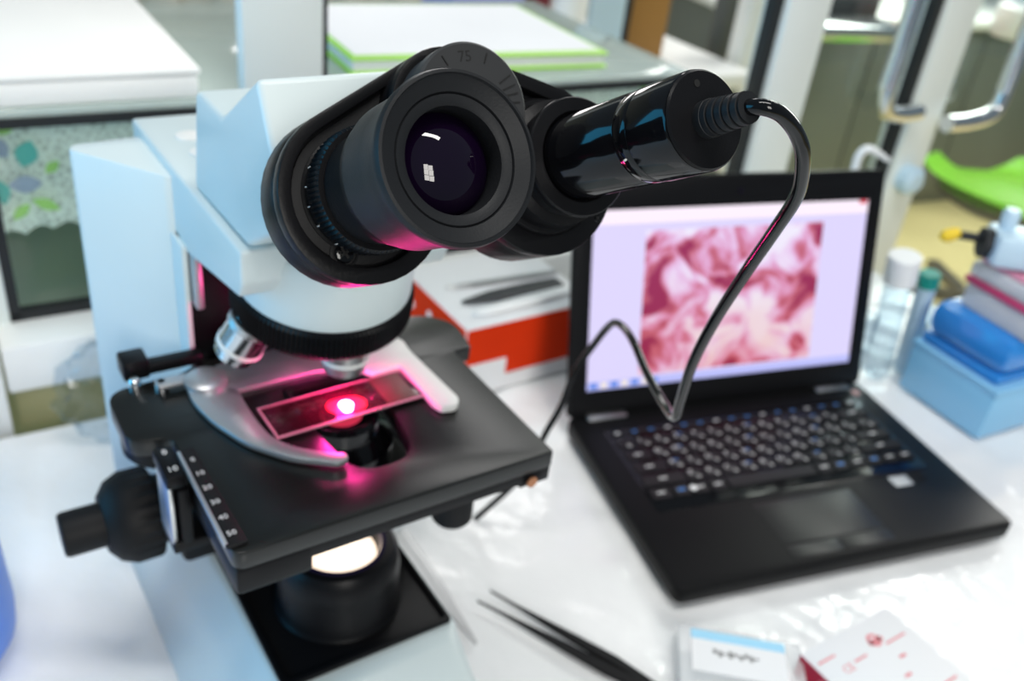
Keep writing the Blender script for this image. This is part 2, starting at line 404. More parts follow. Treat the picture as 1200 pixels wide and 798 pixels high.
# nosepiece, tilted back
NT = T((0, .023, .2625)) @ RX(11)
link('nosepiece_collar', lathe([(0, .038), (.0405, .038), (.0425, .034), (.0425, .006), (.041, .004), (0, .004)], 80, NT), 'white_enamel', ms)
link('nosepiece_ring', lathe([(0, .005), (.0425, .005), (.0445, .003), (.0445, -.0095), (.042, -.012), (.034, -.013), (0, -.013)], 240, NT, flute={2: .0012, 3: .0012}), 'black_satin', ms)
def objective(az, ln, mm):
    # az degrees around the turret; the front one points straight down
    axis = Vector((0, 0, -1)); turret = RX(21).to_3x3() @ Vector((0, 0, -1))
    rot = Matrix.Rotation(R(az), 3, turret)
    d = rot @ axis; c = Vector((0, .026, .2545)); p0 = Vector((0, -.005, .2385)); p = c+rot @ (p0-c)
    if az == 0: p = Vector((0, -.003, .2420))
    M = T(p) @ d.to_track_quat('Z', 'Y').to_matrix().to_4x4()
    o = link('objective', lathe([(0, -.014), (.0105, -.014), (.0105, .002), (.0115, .003), (.0115, ln-.006), (.0102, ln-.005), (.0102, ln-.002), (.0070, ln), (0, ln)], 40, M), mm, ms)
    link('objective_collar', lathe([(.0114, .0), (.0122, .0005), (.0122, .004), (.0114, .0045)], 40, M, ), 'brushed_steel', o)
    link('magnification_ring', lathe([(.0114, ln-.0105), (.01185, ln-.010), (.01185, ln-.0080), (.0114, ln-.0075)], 40, M), 'white_plate', o)
    link('front_lens', lathe([(0, ln), (.0035, ln), (.0035, ln+.001), (0, ln+.0013)], 20, M), 'white_plate', o)  # white colour stands in for light shining in the lens
objective(0, .0145, 'brushed_steel'); objective(84, .026, 'chrome'); objective(180, .024, 'chrome'); objective(-90, .026, 'chrome')

# stage
hole = rounded([(-.0203, .0225), (.0225, .0245), (.0225, -.010), (.0150, -.052), (-.0150, -.052), (-.0203, -.010)], [.008, .008, .02, .014, .014, .02], 8)
out = rounded([(-.0815, -.078), (.078, -.078), (.078, .0215), (.090, .0215), (.0945, .050), (.080, .066), (-.05, .066), (-.064, .058), (-.074, .058), (-.1005, .056), (-.1005, .012), (-.0815, .008)], [.006, .002, .001, .003, .010, .010, .01, .006, .004, .022, .016, .006], 8)
st = link('stage', prism([out, hole], .1955, .205, .0009), 'stage_black', ms)
link('stage_underplate', prism([rounded([(-.079, -.0775), (.076, -.0775), (.076, .07), (-.079, .07)], .004), rounded([(-.030, .03), (.030, .03), (.030, -.058), (-.030, -.058)], .01)], .189, .1957, .0008), 'black_matte', ms)
link('stage_rail', bbox(-.0812, -.047, -.078, .05, .181, .1965, .0025), 'black_satin', ms)
link('stage_rail', bbox(.060, .0775, -.0775, -.05, .187, .197, .001), 'black_satin', ms)
link('stage_screw', lathe([(0, 0), (.003, 0), (.003, .001), (0, .001)], 16, T((.066, -.0785, .1905)) @ RX(90)), 'brass_screw', ms)
link('stage_lobe', lathe([(0, .1815), (.0195, .1815), (.0210, .1835), (.0210, .1965), (0, .1965)], 40, T((-.0785, .034, 0))), 'black_satin', ms)
link('stage_bracket', bbox(-.045, .045, .045, .09, .14, .189, .003), 'black_matte', ms)
link('hole_rim', prism([rounded([(-.0225, .0245), (.0245, .0265), (.0245, .013), (-.0225, .013)], .004), rounded([(-.0203, .0225), (.0225, .0245), (.0225, .0125), (-.0203, .0125)], .003)], .2045, .2062, .0004), 'black_satin', ms)
# stage Y scale with ticks and figures
sc = link('stage_scale', prism([rounded([(-.0830, -.0045), (-.0755, -.0045), (-.0740, -.074), (-.0830, -.074)], .002)], .2049, .2068, .0006), 'black_matte', ms)
link('scale_edge', bbox(-.0834, -.0818, -.072, -.006, .205, .2072, .0003), 'silver_plate', sc)
for i, s in enumerate(('0', '10', '20', '30', '40', '50')):
    link('scale_figure', text_mesh(s, .0042, T((-.0785, -.0142-.0105*i, .2070)), .00005), 'white_print', sc)
vn = link('vernier', bbox(-.0925, -.0835, -.022, .002, .199, .206, .0015), 'black_satin', ms)
for dy, s in ((-.003, '0'), (-.016, '10')): link('scale_figure', text_mesh(s, .005, T((-.088, dy, .2062)), .00005), 'white_print', vn)
link('vernier_leg', bbox(-.0920, -.0895, -.020, .000, .163, .200, .0012), 'brushed_steel', vn)
link('vernier_leg', bbox(-.0880, -.0825, -.0215, -.008, .163, .197, .0012), 'black_satin', vn)
link('vernier_foot', bbox(-.0920, -.070, -.0215, .000, .160, .166, .0012), 'black_satin', vn)
link('rack_clip', bbox(-.090, -.077, .060, .074, .205, .216, .0015), 'black_satin', ms)
link('rack_bar', bbox(-.080, -.05, .061, .069, .206, .212, .0012), 'black_satin', ms)
for x, y in ((-.0865, .0535), (-.0755, .047)): link('clip_screw', lathe([(0, 0), (.0032, 0), (.0032, .004), (.002, .006), (0, .006)], 20, T((x, y, .205))), 'chrome', ms)

# specimen holder
ho = thing('dummy', None, None); bpy.data.objects.remove(ho)
ho = link('specimen_holder', prism([rounded([(-.0538, .0473), (-.0452, .0550), (-.0253, .0560), (-.0044, .0590), (.0332, .0540), (.0285, .0368), (.0201, .0221), (-.0018, .0290), (-.0204, .0290), (-.0503, .0285), (-.0554, .0355)], .004)], .2052, .2082, .0005), 'silver_plate', ms)
link('holder_finger', prism([rounded([(.0200, .0221), (.0278, .0380), (.0465, .0445), (.0535, .0376), (.0518, .0256), (.0540, -.0251), (.0500, -.0303), (.0418, -.0285), (.0400, -.0226), (.0400, .0145), (.0237, .0142)], [.002, .002, .006, .006, .01, .004, .004, .002, .001, .002, .002])], .2058, .2100, .0006), 'white_plate', ho)
cr_o = [(-.0650, .0440), (-.0662, .026), (-.0627, .007), (-.0543, -.0149), (-.0401, -.0333), (-.0222, -.0462), (-.0168, -.0454), (-.0158, -.0410), (-.0263, -.0350), (-.0369, -.0251), (-.0426, -.014), (-.0440, .0009), (-.0440, .0172), (-.0430, .0281), (-.0528, .0335)]
link('spring_finger', prism([rounded(cr_o, .006, 6)], .2060, .2092, .0006), 'silver_plate', ho)
link('pivot_cap', lathe([(0, .2085), (.0105, .2085), (.0105, .211), (.0085, .2125), (.003, .2128), (0, .2128)], 36, T((-.0555, .0405, 0))), 'silver_plate', ho)
link('pivot_link', bbox(-.078, -.060, .0420, .0495, .2085, .2110, .0008), 'silver_plate', ho)

# condenser and lamp
link('condenser', lathe([(0, .172), (.024, .172), (.027, .175), (.027, .185), (.019, .190), (.019, .198), (.0165, .200), (.013, .199), (0, .198)], 56), 'black_gloss', ms)
link('condenser_lens', lathe([(0, .2005), (.006, .2000), (.012, .1985)], 40), mat('condenser_glass', (.35, .02, .06), .05, coat=1, emit=(1, .05, .12), es=.5), ms)  # light coming up through the lens painted as red emission
il = link('illuminator', lathe([(0, .066), (.0355, .066), (.0365, .070), (.0345, .073), (.0345, .096), (.0335, .106), (.0300, .1105), (.0262, .1110), (.0225, .1075), (.0215, .102), (0, .102)], 72), 'black_satin', ms)
link('lamp_lens', lathe([(.0213, .1025), (.017, .106), (.009, .1085), (0, .1092)], 48), 'lamp_lens', il)
link('lens_ring', lathe([(.0262, .1105), (.0262, .1116), (.0240, .1116), (.0226, .1085)], 60), mat('violet_ring', (.03, .02, .06), .15, .3), il)
link('stage_control_knob', lathe([(0, .128), (.010, .128), (.0115, .130), (.0115, .150), (.0105, .152), (.0105, .154), (.0122, .156), (.0122, .190), (0, .190)], 40, T((.056, -.026, 0))), 'black_matte', ms)

# focus knobs on the left (and right)
for s in (-1, 1):
    M = T((s*.088, .068, .112)) @ RY(90*s)
    kn = link('coarse_knob', lathe([(0, -.012), (.019, -.012), (.020, -.008), (.0255, -.006), (.0262, -.004), (.0262, .008), (.0225, .016), (.0160, .021), (0, .021)], 48, M, flute={3: .0014, 4: .0014, 5: .0014}), 'black_matte', ms)
    link('fine_knob', lathe([(0, .015), (.0125, .015), (.0125, .017), (.0125, .040), (.0115, .042), (0, .042)], 48, M), 'black_matte', kn)
link('focus_shaft', lathe([(0, 0), (.012, 0), (.012, .17), (0, .17)], 32, T((-.085, .068, .112)) @ RY(90)), 'black_matte', ms)
link('focus_housing', bbox(-.07, .07, .06, .10, .07, .150, .004), 'black_matte', ms)
link('substage_carrier', bbox(-.034, .034, -.034, .09, .168, .1715, .002), 'black_matte', ms)

# binocular head: local x = lateral, y = up in the viewing plane, z = along the eyepieces
th = R(30)
HX = Vector((1, 0, 0)); HE = Vector((0, -math.cos(th), math.sin(th))); HW = Vector((0, math.sin(th), math.cos(th)))
HM = Matrix((HX, HW, HE)).transposed().to_4x4()
def HT(x, w, e=0): return HM @ T((x, w, e))
XE, WE = .0345, .2675
link('binocular_mount', lathe([(0, .196), (.027, .196), (.0272, .197), (.0272, .2065), (.026, .2075), (0, .2075)], 64, HT(0, .289)), 'black_satin', ms)
link('head_core', prism([rounded([(-.034, .272), (-.02, .305), (.02, .305), (.034, .272), (.028, .252), (-.028, .252)], .008)], .203, .243, .002, M=HM), 'black_satin', ms)
for s in (-1, 1):
    e1 = .2585 if s < 0 else .266
    R1 = .0300 if s < 0 else .0315
    hb = link('prism_housing', prism([hull2([(s*(XE-.0005), WE-.0008, R1), (0, .290, .0225)])], .2385, e1-.005, .0016, M=HM), 'black_satin', ms)
    link('housing_rim', prism([hull2([(s*(XE-.0005), WE-.0008, R1), (0, .290, .0225)]), hull2([(s*XE, WE, .0248), (0, .290, .0188)])], e1-.0055, e1, .0006, M=HM), 'black_satin', hb)
    link('housing_plate', prism([hull2([(s*XE, WE, .0238), (0, .290, .0178)])], e1-.0055, e1-.0035, .0004, M=HM), 'black_matte', hb)
    for dx, dy in (((-.0098, -.0185),) if s < 0 else ((.0098, .0205), (.0195, -.0215))):
        big = abs(dx) < .015
        sx, sw = s*XE+dx, WE+dy
        r = .0034 if big else .0016; ez = e1-.0036 if big else e1-.001
        if big: link('screw_boss', lathe([(0, 0), (.0050, 0), (.0050, .0006), (.0042, .0008), (.0042, .0002), (0, .0002)], 28, HT(sx, sw, ez)), 'black_matte', hb)
        scr = link('screw', lathe([(0, 0), (r, 0), (r, .0009), (r*.8, .0013), (0, .0013)], 24, HT(sx, sw, ez)), 'black_gloss', hb)
        cm = bbox(-r*.6, r*.6, -r*.13, r*.13, .0012, .0015, 0); c2 = bbox(-r*.13, r*.13, -r*.6, r*.6, .0012, .0015, 0); jj = join([cm, c2]); jj.transform(HT(sx, sw, ez) @ RZ(25)); link('screw_cross', jj, 'dark_print', scr)
# hinge with interpupillary scale
hg = link('hinge_scale_disc', lathe([(0, .240), (.0200, .240), (.0200, .274), (.0206, .2745), (.0206, .2800), (.0198, .2808), (0, .2808)], 72, HT(0, .2895)), mat('disc_grey', (.030, .031, .033), .5, spec=.3), ms)
link('scale_figure', text_mesh('75', .0052, HT(0, .2895+.0155, .28085), .00004), 'dark_print', hg)
for a in (62, 118, 28, 17, 8, -2, 150, 160):
    ln = .0028 if a in (62, 118) else .0045
    q = bbox(-.00022, .00022, .0175-ln, .0183, .2806, .2811, 0); q.transform(HT(0, .2895) @ RZ(a-90)); link('scale_mark', q, 'dark_print' , hg)

# left eyepiece
LM = HT(-XE, WE)
ep = link('eyepiece', lathe([(0, .250), (.0205, .250), (.0205, .2555), (.0185, .2565), (.0185, .286), (.0215, .292), (.0218, .303), (.0200, .304), (.0160, .3225), (.0155, .3215), (.0150, .314), (0, .314)], 96, LM), 'black_satin', ms)
link('dioptre_ring', lathe([(.0180, .2580), (.0198, .2585), (.0204, .2590), (.0204, .2610), (.0200, .2613), (.0212, .2618), (.0212, .2700), (.0202, .2708), (.0182, .2708)], 150, LM, flute={5: .0010, 6: .0010}), 'black_satin', ep)
for a in (150, 168, 186, 205, 228):
    q = bbox(.02035, .02055, -.0002, .0002, .2590, .2609, 0); q.transform(LM @ RZ(a)); link('scale_mark', q, 'white_print', ep)
link('eyecup', lathe([(.0205, .2950), (.0222, .2955), (.0226, .2975), (.0228, .310), (.0232, .3185), (.0243, .3220), (.0246, .3245), (.0241, .3262), (.0232, .3264), (.0228, .3256), (.0186, .3238), (.0183, .3228), (.0179, .3236), (.0160, .3232), (.0150, .3226), (.0147, .3200), (.0147, .314)], 128, LM), 'black_rubber', ep)
link('eye_lens', lathe([(.0147, .3150), (.0130, .3172), (.011, .3187), (.008, .3202), (.004, .3212), (0, .3215)], 96, LM), 'lens_coating', ep)
# right eyepiece tube
RM = HT(XE, WE)
rp = link('eyepiece_tube', lathe([(0, .255), (.0245, .255), (.0250, .2565), (.0250, .2655), (.0240, .2670), (.0226, .2672), (.0222, .276), (.0190, .2775), (.0190, .2840), (.0203, .2845), (.0207, .2852), (.0207, .2872), (.0202, .2878), (.0158, .2880), (.0150, .2870), (.0150, .284), (0, .284)], 96, RM), 'black_satin', ms)

# ================================================================ slide on the stage
sl = thing('specimen_slide', 'glass microscope slide glowing pink red on the stage', 'microscope slide', A, YM)
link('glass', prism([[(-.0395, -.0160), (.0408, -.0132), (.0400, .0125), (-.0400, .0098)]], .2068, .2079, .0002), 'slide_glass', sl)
link('painted_lit_edge', prism([[(-.0397, -.0162), (.0410, -.0134), (.0402, .0127), (-.0402, .0100)], [(-.0388, -.0152), (.0401, -.0125), (.0393, .0118), (-.0392, .0090)]], .2070, .2080, .0001), mat('edge_glow_pink', (.75, .30, .42), .3), sl)  # pink light in the slide's edges painted as a rim colour
link('frosted_end', prism([[(.020, -.0128), (.0370, -.0122), (.0365, .0115), (.0195, .0108)]], .20792, .20815, .00005), 'slide_label', sl)
link('cover_slip', prism([[(-.013, -.0125), (.013, -.0120), (.0128, .0100), (-.0130, .0092)]], .20792, .2081, .00005), 'slide_glass', sl)
link('specimen', prism([hull2([(0.004, -.006, .0065), (-.004, -.005, .006)], 16)], .20812, .2084, .00005), 'specimen_glow_paint', sl)
link('painted_lit_spot', prism([hull2([(0, -.0055, .0036), (-.001, -.0095, .0024)], 16)], .20845, .2086, .00005), 'painted_hot_spot', sl)
def lamp(name, kind, loc, power, col, r=.003, tgt=None, **kw):
    d = bpy.data.lights.new(name, kind); d.energy = power; d.color = col; d.shadow_soft_size = r
    for a, b in kw.items(): setattr(d, a, b)
    o = bpy.data.objects.new(name, d); C.objects.link(o); o.parent = ms; o.location = loc
    if tgt: o.rotation_euler = (Vector(tgt)-Vector(loc)).to_track_quat('-Z', 'Y').to_euler()
    return o
lamp('specimen_glow', 'POINT', (0, -.004, .2155), .13, (1, .03, .30), .006)
lamp('added_pink_spot', 'SPOT', (0, -.046, .204), .3, (1, .02, .32), .004, (-.038, -.083, .30), spot_size=R(52), spot_blend=.8)  # added spot in front of the condenser, tints the left housing's underside

# ================================================================ camera in the right tube
dc = thing('eyepiece_camera', 'glossy black eyepiece camera with cable, inserted in the right tube', 'camera', A, YM)
link('barrel', lathe([(0, .2845), (.0128, .2845), (.0146, .2850), (.0146, .3228), (.0143, .3233), (.0143, .3243), (.0146, .3248), (.0146, .3300), (.0144, .3303), (.0149, .3308), (.0149, .3475), (.0145, .3483), (0, .3483)], 96, RM), 'black_gloss', dc)
link('end_cap', lathe([(0, .3482), (.0142, .3482), (.0146, .3487), (.0140, .3494), (0, .3494)], 96, RM), 'black_satin', dc)
link('index_mark', bbox(-.0007, .0007, -.0002, .0004, 0, .0006, 0).copy(), 'white_print', dc).matrix_local = RM @ RZ(205) @ T((.0148, 0, .327)) 
link('vent_hole', lathe([(0, 0), (.0011, 0), (.0011, .0003), (0, .0003)], 20, RM @ T((-.0015, .0105, .3493))), 'dark_print', dc)
link('strain_relief', lathe([(0, .349), (.0056, .349), (.0056, .352)]+[v for k in range(5) for v in ((.0054-.0002*k, .3521+.0028*k), (.0054-.0002*k, .3540+.0028*k), (.0047-.0002*k, .3542+.0028*k), (.0047-.0002*k, .3548+.0028*k))]+[(.0044, .3662), (0, .3662)], 36, RM), 'black_rubber', dc)
inv = (T(A) @ RZ(36.8)).inverted()
start = RM @ Vector((0, 0, .356)); s2 = RM @ Vector((0, 0, .3655))
wp = [(.0600, .2507, .4156), (.0655, .2528, .4135), (.0717, .2572, .4078), (.0768, .2621, .3995), (.0813, .2728, .3844), (.0812, .2854, .3666), (.0791, .3, .3423), (.0773, .3175, .3133), (.0768, .3342, .2828), (.0792, .3506, .2519), (.0811, .3631, .234), (.0796, .3917, .2233), (.0739, .4244, .2194), (.0689, .4581, .2172), (.0643, .484, .2118), (.0597, .5015, .2021), (.0525, .5155, .1768), (.0442, .5225, .1497), (.039, .519, .1246), (.0315, .5172, .1022), (.02, .52, .06), (-.01, .53, .0035)]
link('cable', tube([start, s2]+[inv @ Vector(p) for p in wp], .0023, 6, 8), 'black_gloss', dc)

# ================================================================ laptop
lp = thing('laptop', 'open black laptop showing a pink stained tissue image', 'laptop', (.13672, .46678, 0), .40678)
W_, D_ = .3105, .2
link('base', prism([rounded([(0, 0), (W_, 0), (W_, D_+.006), (0, D_+.006)], .009, 6)], .0035, .018, .0025), 'laptop_black', lp)
for x, y in ((.02, .02), (.29, .02), (.02, .19), (.29, .19)): link('rubber_foot', bbox(x-.006, x+.006, y-.004, y+.004, 0, .004, .001), 'black_rubber', lp)
link('keyboard_bed', prism([rounded([(.0235, .0765), (.287, .0765), (.287, .1815), (.0235, .1815)], .003)], .0178, .0183, .0001), 'black_gloss', lp)
key = bbox(-.5, .5, -.5, .5, 0, 1)
rows = [(.1735, .0085, [1]*16), (.1605, .0145, [1]*13+[1.9]), (.1445, .0145, [1.5]+[1]*12+[1.4]), (.1285, .0145, [1.8]+[1]*11+[2.1]), (.1125, .0145, [2.3]+[1]*10+[2.6]), (.0965, .0145, [1.2, 1, 1, 1, 5.2, 1, 1, 1.1, 1, 1, 1])]
chars = ['', '`1234567890-=', ' QWERTYUIOP[]\\', ' ASDFGHJKL;\'', ' ZXCVBNM,./', '']
kw0, kw1 = .0255, .285
whites, blues = [], []
keym = {}
for ri, (y, h, ws) in enumerate(rows):
    if ri: y -= .001
    tot = sum(ws); un = (kw1-kw0)/tot; x = kw0
    for ki, w in enumerate(ws):
        wd_ = un*w-.0024
        kk = (round(wd_, 5), h)
        if kk not in keym:
            keym[kk] = bbox(-wd_/2, wd_/2, -h/2+.0012, h/2-.0012, 0, .0016, .0006, 1)
        link('key', keym[kk], 'key_black' if not keym[kk].materials else None, lp, T((x+un*w/2, y, .0183)))
        cx = x+un*w/2
        ch = chars[ri][ki] if ki < len(chars[ri]) else ''
        if ch.strip():
            whites.append(text_mesh(ch, .0070, T((cx-.0026, y+.0020, .02)), .00003))
            whites.append(bbox(cx+.0012, cx+.0042, y-.0045, y-.0034, .0199, .0200, 0)); whites.append(bbox(cx+.0012, cx+.0022, y-.0036, y-.0015, .0199, .0200, 0))
            if (ki*7+ri*3) % 4 == 0: blues.append(bbox(cx-.001, cx+.0036, y+.0028, y+.0042, .0199, .0200, 0))
        elif ri == 0: 
            (blues if ki % 3 else whites).append(bbox(cx-.0022, cx+.0022, y-.0008, y+.0010, .0199, .0200, 0))
        elif w < 3: whites.append(bbox(cx-.0035, cx+.0035, y-.0005, y+.0010, .0199, .0200, 0))
        if ri == 5 and ki in (1, 6, 8): blues.append(bbox(cx-.0032, cx+.0032, y-.001, y+.0018, .0199, .02005, 0))
        x += un*w
q = link('key_legends', join(whites), 'white_print', lp); q['kind'] = 'stuff'; q = link('blue_key_legends', join(blues), 'blue_print', lp); q['kind'] = 'stuff'
link('windows_key_legend', lathe([(0, 0), (.003, 0), (.003, .0002), (0, .0002)], 16, T((.0645, .0955, .0199))), 'white_plastic', lp)
link('touchpad', prism([rounded([(.102, .022), (.196, .022), (.196, .068), (.102, .068)], .003)], .0176, .0182, .0001), 'touchpad', lp)
for x0, x1 in ((.102, .1485), (.1495, .196)): link('touchpad_button', prism([rounded([(x0, .008), (x1, .008), (x1, .0208), (x0, .0208)], .002)], .0176, .0183, .0002), 'touchpad', lp)
link('sticker', bbox(.240, .258, .061, .073, .018, .01815), 'silver_plate', lp); link('sticker', bbox(.262, .274, .062, .076, .018, .01815), 'laptop_black', lp)
link('edge_print', bbox(.028, .052, .0765, .079, .018, .0182), 'grey_print', lp)
link('power_button', lathe([(0, 0), (.004, 0), (.004, .0006), (0, .0006)], 20, T((.296, .189, .018))), mat('power_led', (.5, .3, .3), .4), lp)
for x0, x1 in ((.017, .056), (.257, .296)): link('hinge', bbox(x0, x1, .196, .206, .012, .0205, .003), 'brushed_steel', lp)
# lid, leaning on the hinge line
LT = T((0, .202, .014)) @ Matrix.Rotation(1.29978, 4, 'X')     # local x along, y up the lid, z out of the back reversed
lid = link('lid', prism([rounded([(0, .004), (W_, .004), (W_, .211), (0, .211)], .007, 6)], -.006, 0, .0012), 'laptop_black', lp, LT)
def scr(x0, x1, y0, y1, z, m, name):
    return link(name, bbox(x0, x1, y0, y1, z-.0002, z), m, lid)
link('bezel', prism([rounded([(.002, .008), (W_-.002, .008), (W_-.002, .209), (.002, .209)], .005), [(.0165, .028), (.294, .028), (.294, .184), (.0165, .184)]], -.0002, .0012, .0003), 'black_satin', lid)
def emis(name, col, s):
    return mat(name, tuple(c*.1 for c in col), .3, emit=col, es=s)
K['screen_bg'] = emis('screen_bg', (.72, .66, .96), .95); K['screen_title'] = emis('screen_title', (.93, .82, .93), 1.0)
K['screen_task'] = emis('screen_task', (.50, .52, .95), .95); K['screen_red'] = emis('screen_red', (.8, .08, .12), .8)
K['screen_icon'] = emis('screen_icon', (.95, .85, .75), .9); K['screen_icon_blue'] = emis('screen_icon_blue', (.1, .25, .8), .9)
scr(.0165, .2940, .028, .184, .0002, 'screen_bg', 'screen')
scr(.0165, .2940, .172, .184, .0004, 'screen_title', 'title_bar')
scr(.0165, .2940, .028, .0355, .0004, 'screen_task', 'taskbar')
scr(.284, .2925, .1805, .184, .0006, 'screen_red', 'close_button')
for k in range(7): scr(.020+.010*k, .026+.010*k, .0295, .0345, .0006, 'screen_icon' if k % 2 else 'screen_icon_blue', 'taskbar_icon')
def tissue():
    M = bpy.data.materials.new('tissue_image'); M.use_nodes = True; nt = M.node_tree; nt.nodes.remove(nt.nodes['Principled BSDF'])
    L = nt.links.new; tc = nt.nodes.new('ShaderNodeTexCoord')
    def noise(s, d, dist, off):
        mp = nt.nodes.new('ShaderNodeMapping'); mp.inputs['Location'].default_value = (off, off*.7, 0); L(tc.outputs['Object'], mp.inputs[0])
        n = nt.nodes.new('ShaderNodeTexNoise'); n.inputs['Scale'].default_value = s; n.inputs['Detail'].default_value = d; n.inputs['Distortion'].default_value = dist; n.inputs['Roughness'].default_value = .5
        L(mp.outputs[0], n.inputs['Vector']); return n
    a = noise(24, 5, 1.0, 1.3); rp = nt.nodes.new('ShaderNodeValToRGB'); L(a.outputs['Fac'], rp.inputs[0])
    e = rp.color_ramp.elements; e[0].position = .37; e[0].color = (.34, .04, .12, 1); e[1].position = .61; e[1].color = (.90, .86, 1, 1)
    for p, c in ((.43, (.60, .16, .24, 1)), (.48, (.76, .34, .58, 1)), (.54, (.84, .62, .90, 1))):
        q = e.new(p); q.color = c
    b = noise(20, 2, .5, 7.7); sp = nt.nodes.new('ShaderNodeSeparateXYZ'); L(tc.outputs['Object'], sp.inputs[0])
    mr = nt.nodes.new('ShaderNodeMapRange'); mr.inputs['From Min'].default_value = .05; mr.inputs['From Max'].default_value = .15; mr.inputs['To Min'].default_value = .42; mr.inputs['To Max'].default_value = -.1
    L(sp.outputs['Y'], mr.inputs['Value']); ad = nt.nodes.new('ShaderNodeMath'); ad.operation = 'ADD'; L(mr.outputs[0], ad.inputs[0]); ad.inputs[1].default_value = 0
    ml = nt.nodes.new('ShaderNodeMath'); ml.operation = 'MULTIPLY'; L(ad.outputs[0], ml.inputs[0]); L(b.outputs['Fac'], ml.inputs[1]); ml.use_clamp = True
    m2 = nt.nodes.new('ShaderNodeMath'); m2.operation = 'MULTIPLY'; L(ml.outputs[0], m2.inputs[0]); m2.inputs[1].default_value = 3; m2.use_clamp = True
    mx = nt.nodes.new('ShaderNodeMix'); mx.data_type = 'RGBA'; L(m2.outputs[0], mx.inputs['Factor']); L(rp.outputs[0], mx.inputs['A']); mx.blend_type = 'MULTIPLY'; mx.inputs['B'].default_value = (.94, .60, .48, 1)
    em = nt.nodes.new('ShaderNodeEmission'); em.inputs['Strength'].default_value = 1.0; L(mx.outputs['Result'], em.inputs[0]); L(em.outputs[0], nt.nodes['Material Output'].inputs[0])
    return M
link('tissue_image', bbox(.066, .2465, .0375, .1655, .0003, .0005), tissue(), lid)
link('webcam', lathe([(0, 0), (.0025, 0), (.0025, .0004), (0, .0004)], 16, T((.155, .1965, .0012))), 'lens_coating', lid)

# ================================================================ tools and boxes on the table
def tweezers():
    a = Vector((.0073, .4608)); b = Vector((-.0006, .450)); c = Vector((.1109, .3979)); d = (c-(a+b)/2).normalized()
    end = (a+b)/2+d*.155
    t = thing('tweezers', 'black fine pointed tweezers lying on the film below the laptop', 'tweezers', (*end, 0))
    for tip, s in ((a, 1), (b, -1)):
        n = Vector((-d.y, d.x))
        bm = bmesh.new(); prev = None
        prof = [(0, .0002, 0), (.02, .0006, 0), (.045, .0016, .0005), (.07, .0026, .001), (.10, .0032, .002), (.125, .0028, .001), (.157, .0018, 0)]
        for l, w, bow in prof:
            f = l/.157; cen = tip*(1-f)+end*f + n*s*bow
            ring = [bm.verts.new((*(cen+n*sx*w-Vector(end)), z)) for sx, z in ((-1, .0012), (1, .0012), (1, .0012+.0016+w*.8), (-1, .0012+.0016+w*.8))]
            if prev:
                for k in range(4): bm.faces.new((prev[k], prev[(k+1) % 4], ring[(k+1) % 4], ring[k]))
            else: bm.faces.new(ring)
            prev = ring
        bm.faces.new(prev); link('arm', fin(bm), 'black_satin', t)
tweezers()
def forceps():
    a = Vector((.002, .4145)); b = Vector((-.066, .506)); d = (b-a).normalized(); n = Vector((-d.y, d.x)); L = (b-a).length
    t = thing('forceps', 'steel forceps with a dark needle tip lying beside the microscope base', 'forceps', (*b, 0))
    for s in (-1, 1):
        bm = bmesh.new(); prev = None
        for l, w in ((0, .0003), (.02, .0012), (.045, .0028), (.08, .0036), (L, .0036)):
            cen = a+d*l+n*s*(w*.9)-b
            ring = [bm.verts.new((*(cen+n*k*w), z)) for k, z in ((-1, 0), (1, 0), (1, .003), (-1, .003))]
            if prev:
                for k in range(4): bm.faces.new((prev[k], prev[(k+1) % 4], ring[(k+1) % 4], ring[k]))
            else: bm.faces.new(ring)
            prev = ring
        bm.faces.new(prev); link('arm', fin(bm), 'brushed_steel', t)
forceps()
# red and white carton
cb = thing('cover_glass_carton', 'white carton with crimson side and red print beside the clear box', 'box', (.2124, .4246, 0), R(36.3))
link('carton', bbox(0, .088, -.10, 0, 0, .0195, .0006), 'paper', cb)
link('crimson_side', bbox(-.0003, 0, -.0985, -.0008, .001, .0190), 'crimson', cb)
for i, (x, y, w, h) in enumerate(((.012, -.012, .016, .0014), (.034, -.022, .012, .0014), (.070, -.022, .020, .0014), (.062, -.034, .006, .002), (.052, -.046, .006, .002), (.044, -.055, .008, .0014), (.066, -.062, .030, .0014), (.050, -.078, .026, .0014))):
    link('print_line', bbox(x-w/2, x+w/2, y-h/2, y+h/2, .0195, .0197), 'pink_print', cb)
link('ce_mark', text_mesh('CE', .008, T((.020, -.024, .0196)) @ RZ(0), .00004), 'pink_print', cb)
link('emblem', lathe([(.0030, 0), (.0052, 0), (.0052, .0002), (.0030, .0002)], 24, T((.055, -.016, .0195))), 'pink_print', cb)
link('emblem_bar', bbox(.049, .062, -.0185, -.0150, .0195, .0197), 'pink_print', cb)
link('side_emblem', lathe([(.003, 0), (.006, 0), (.006, .0003), (.003, .0003)], 24, T((-.0003, -.024, .010)) @ RY(-90)), 'pink_print', cb)
# clear slide box
sb = thing('clear_slide_box', 'clear plastic box with a blue banded label at the front edge', 'box', (.134, .443, 0), R(-3.5))
link('box', bbox(0, .083, -.075, 0, 0, .0145, .002), 'frost_clear', sb)
link('box_liner', bbox(.004, .079, -.071, -.004, .001, .004, .001), 'white_plastic', sb)
link('label', bbox(.009, .071, -.038, -.004, .0146, .0149), 'paper', sb)
link('label_band', bbox(.009, .071, -.0115, -.004, .0149, .0151), 'sky_label', sb)
for i in range(9): link('label_print', bbox(.023+.0034*i, .0255+.0034*i, -.022-.002*(i % 2), -.0185-.001*(i % 3), .0149, .01505), 'grey_print', sb)

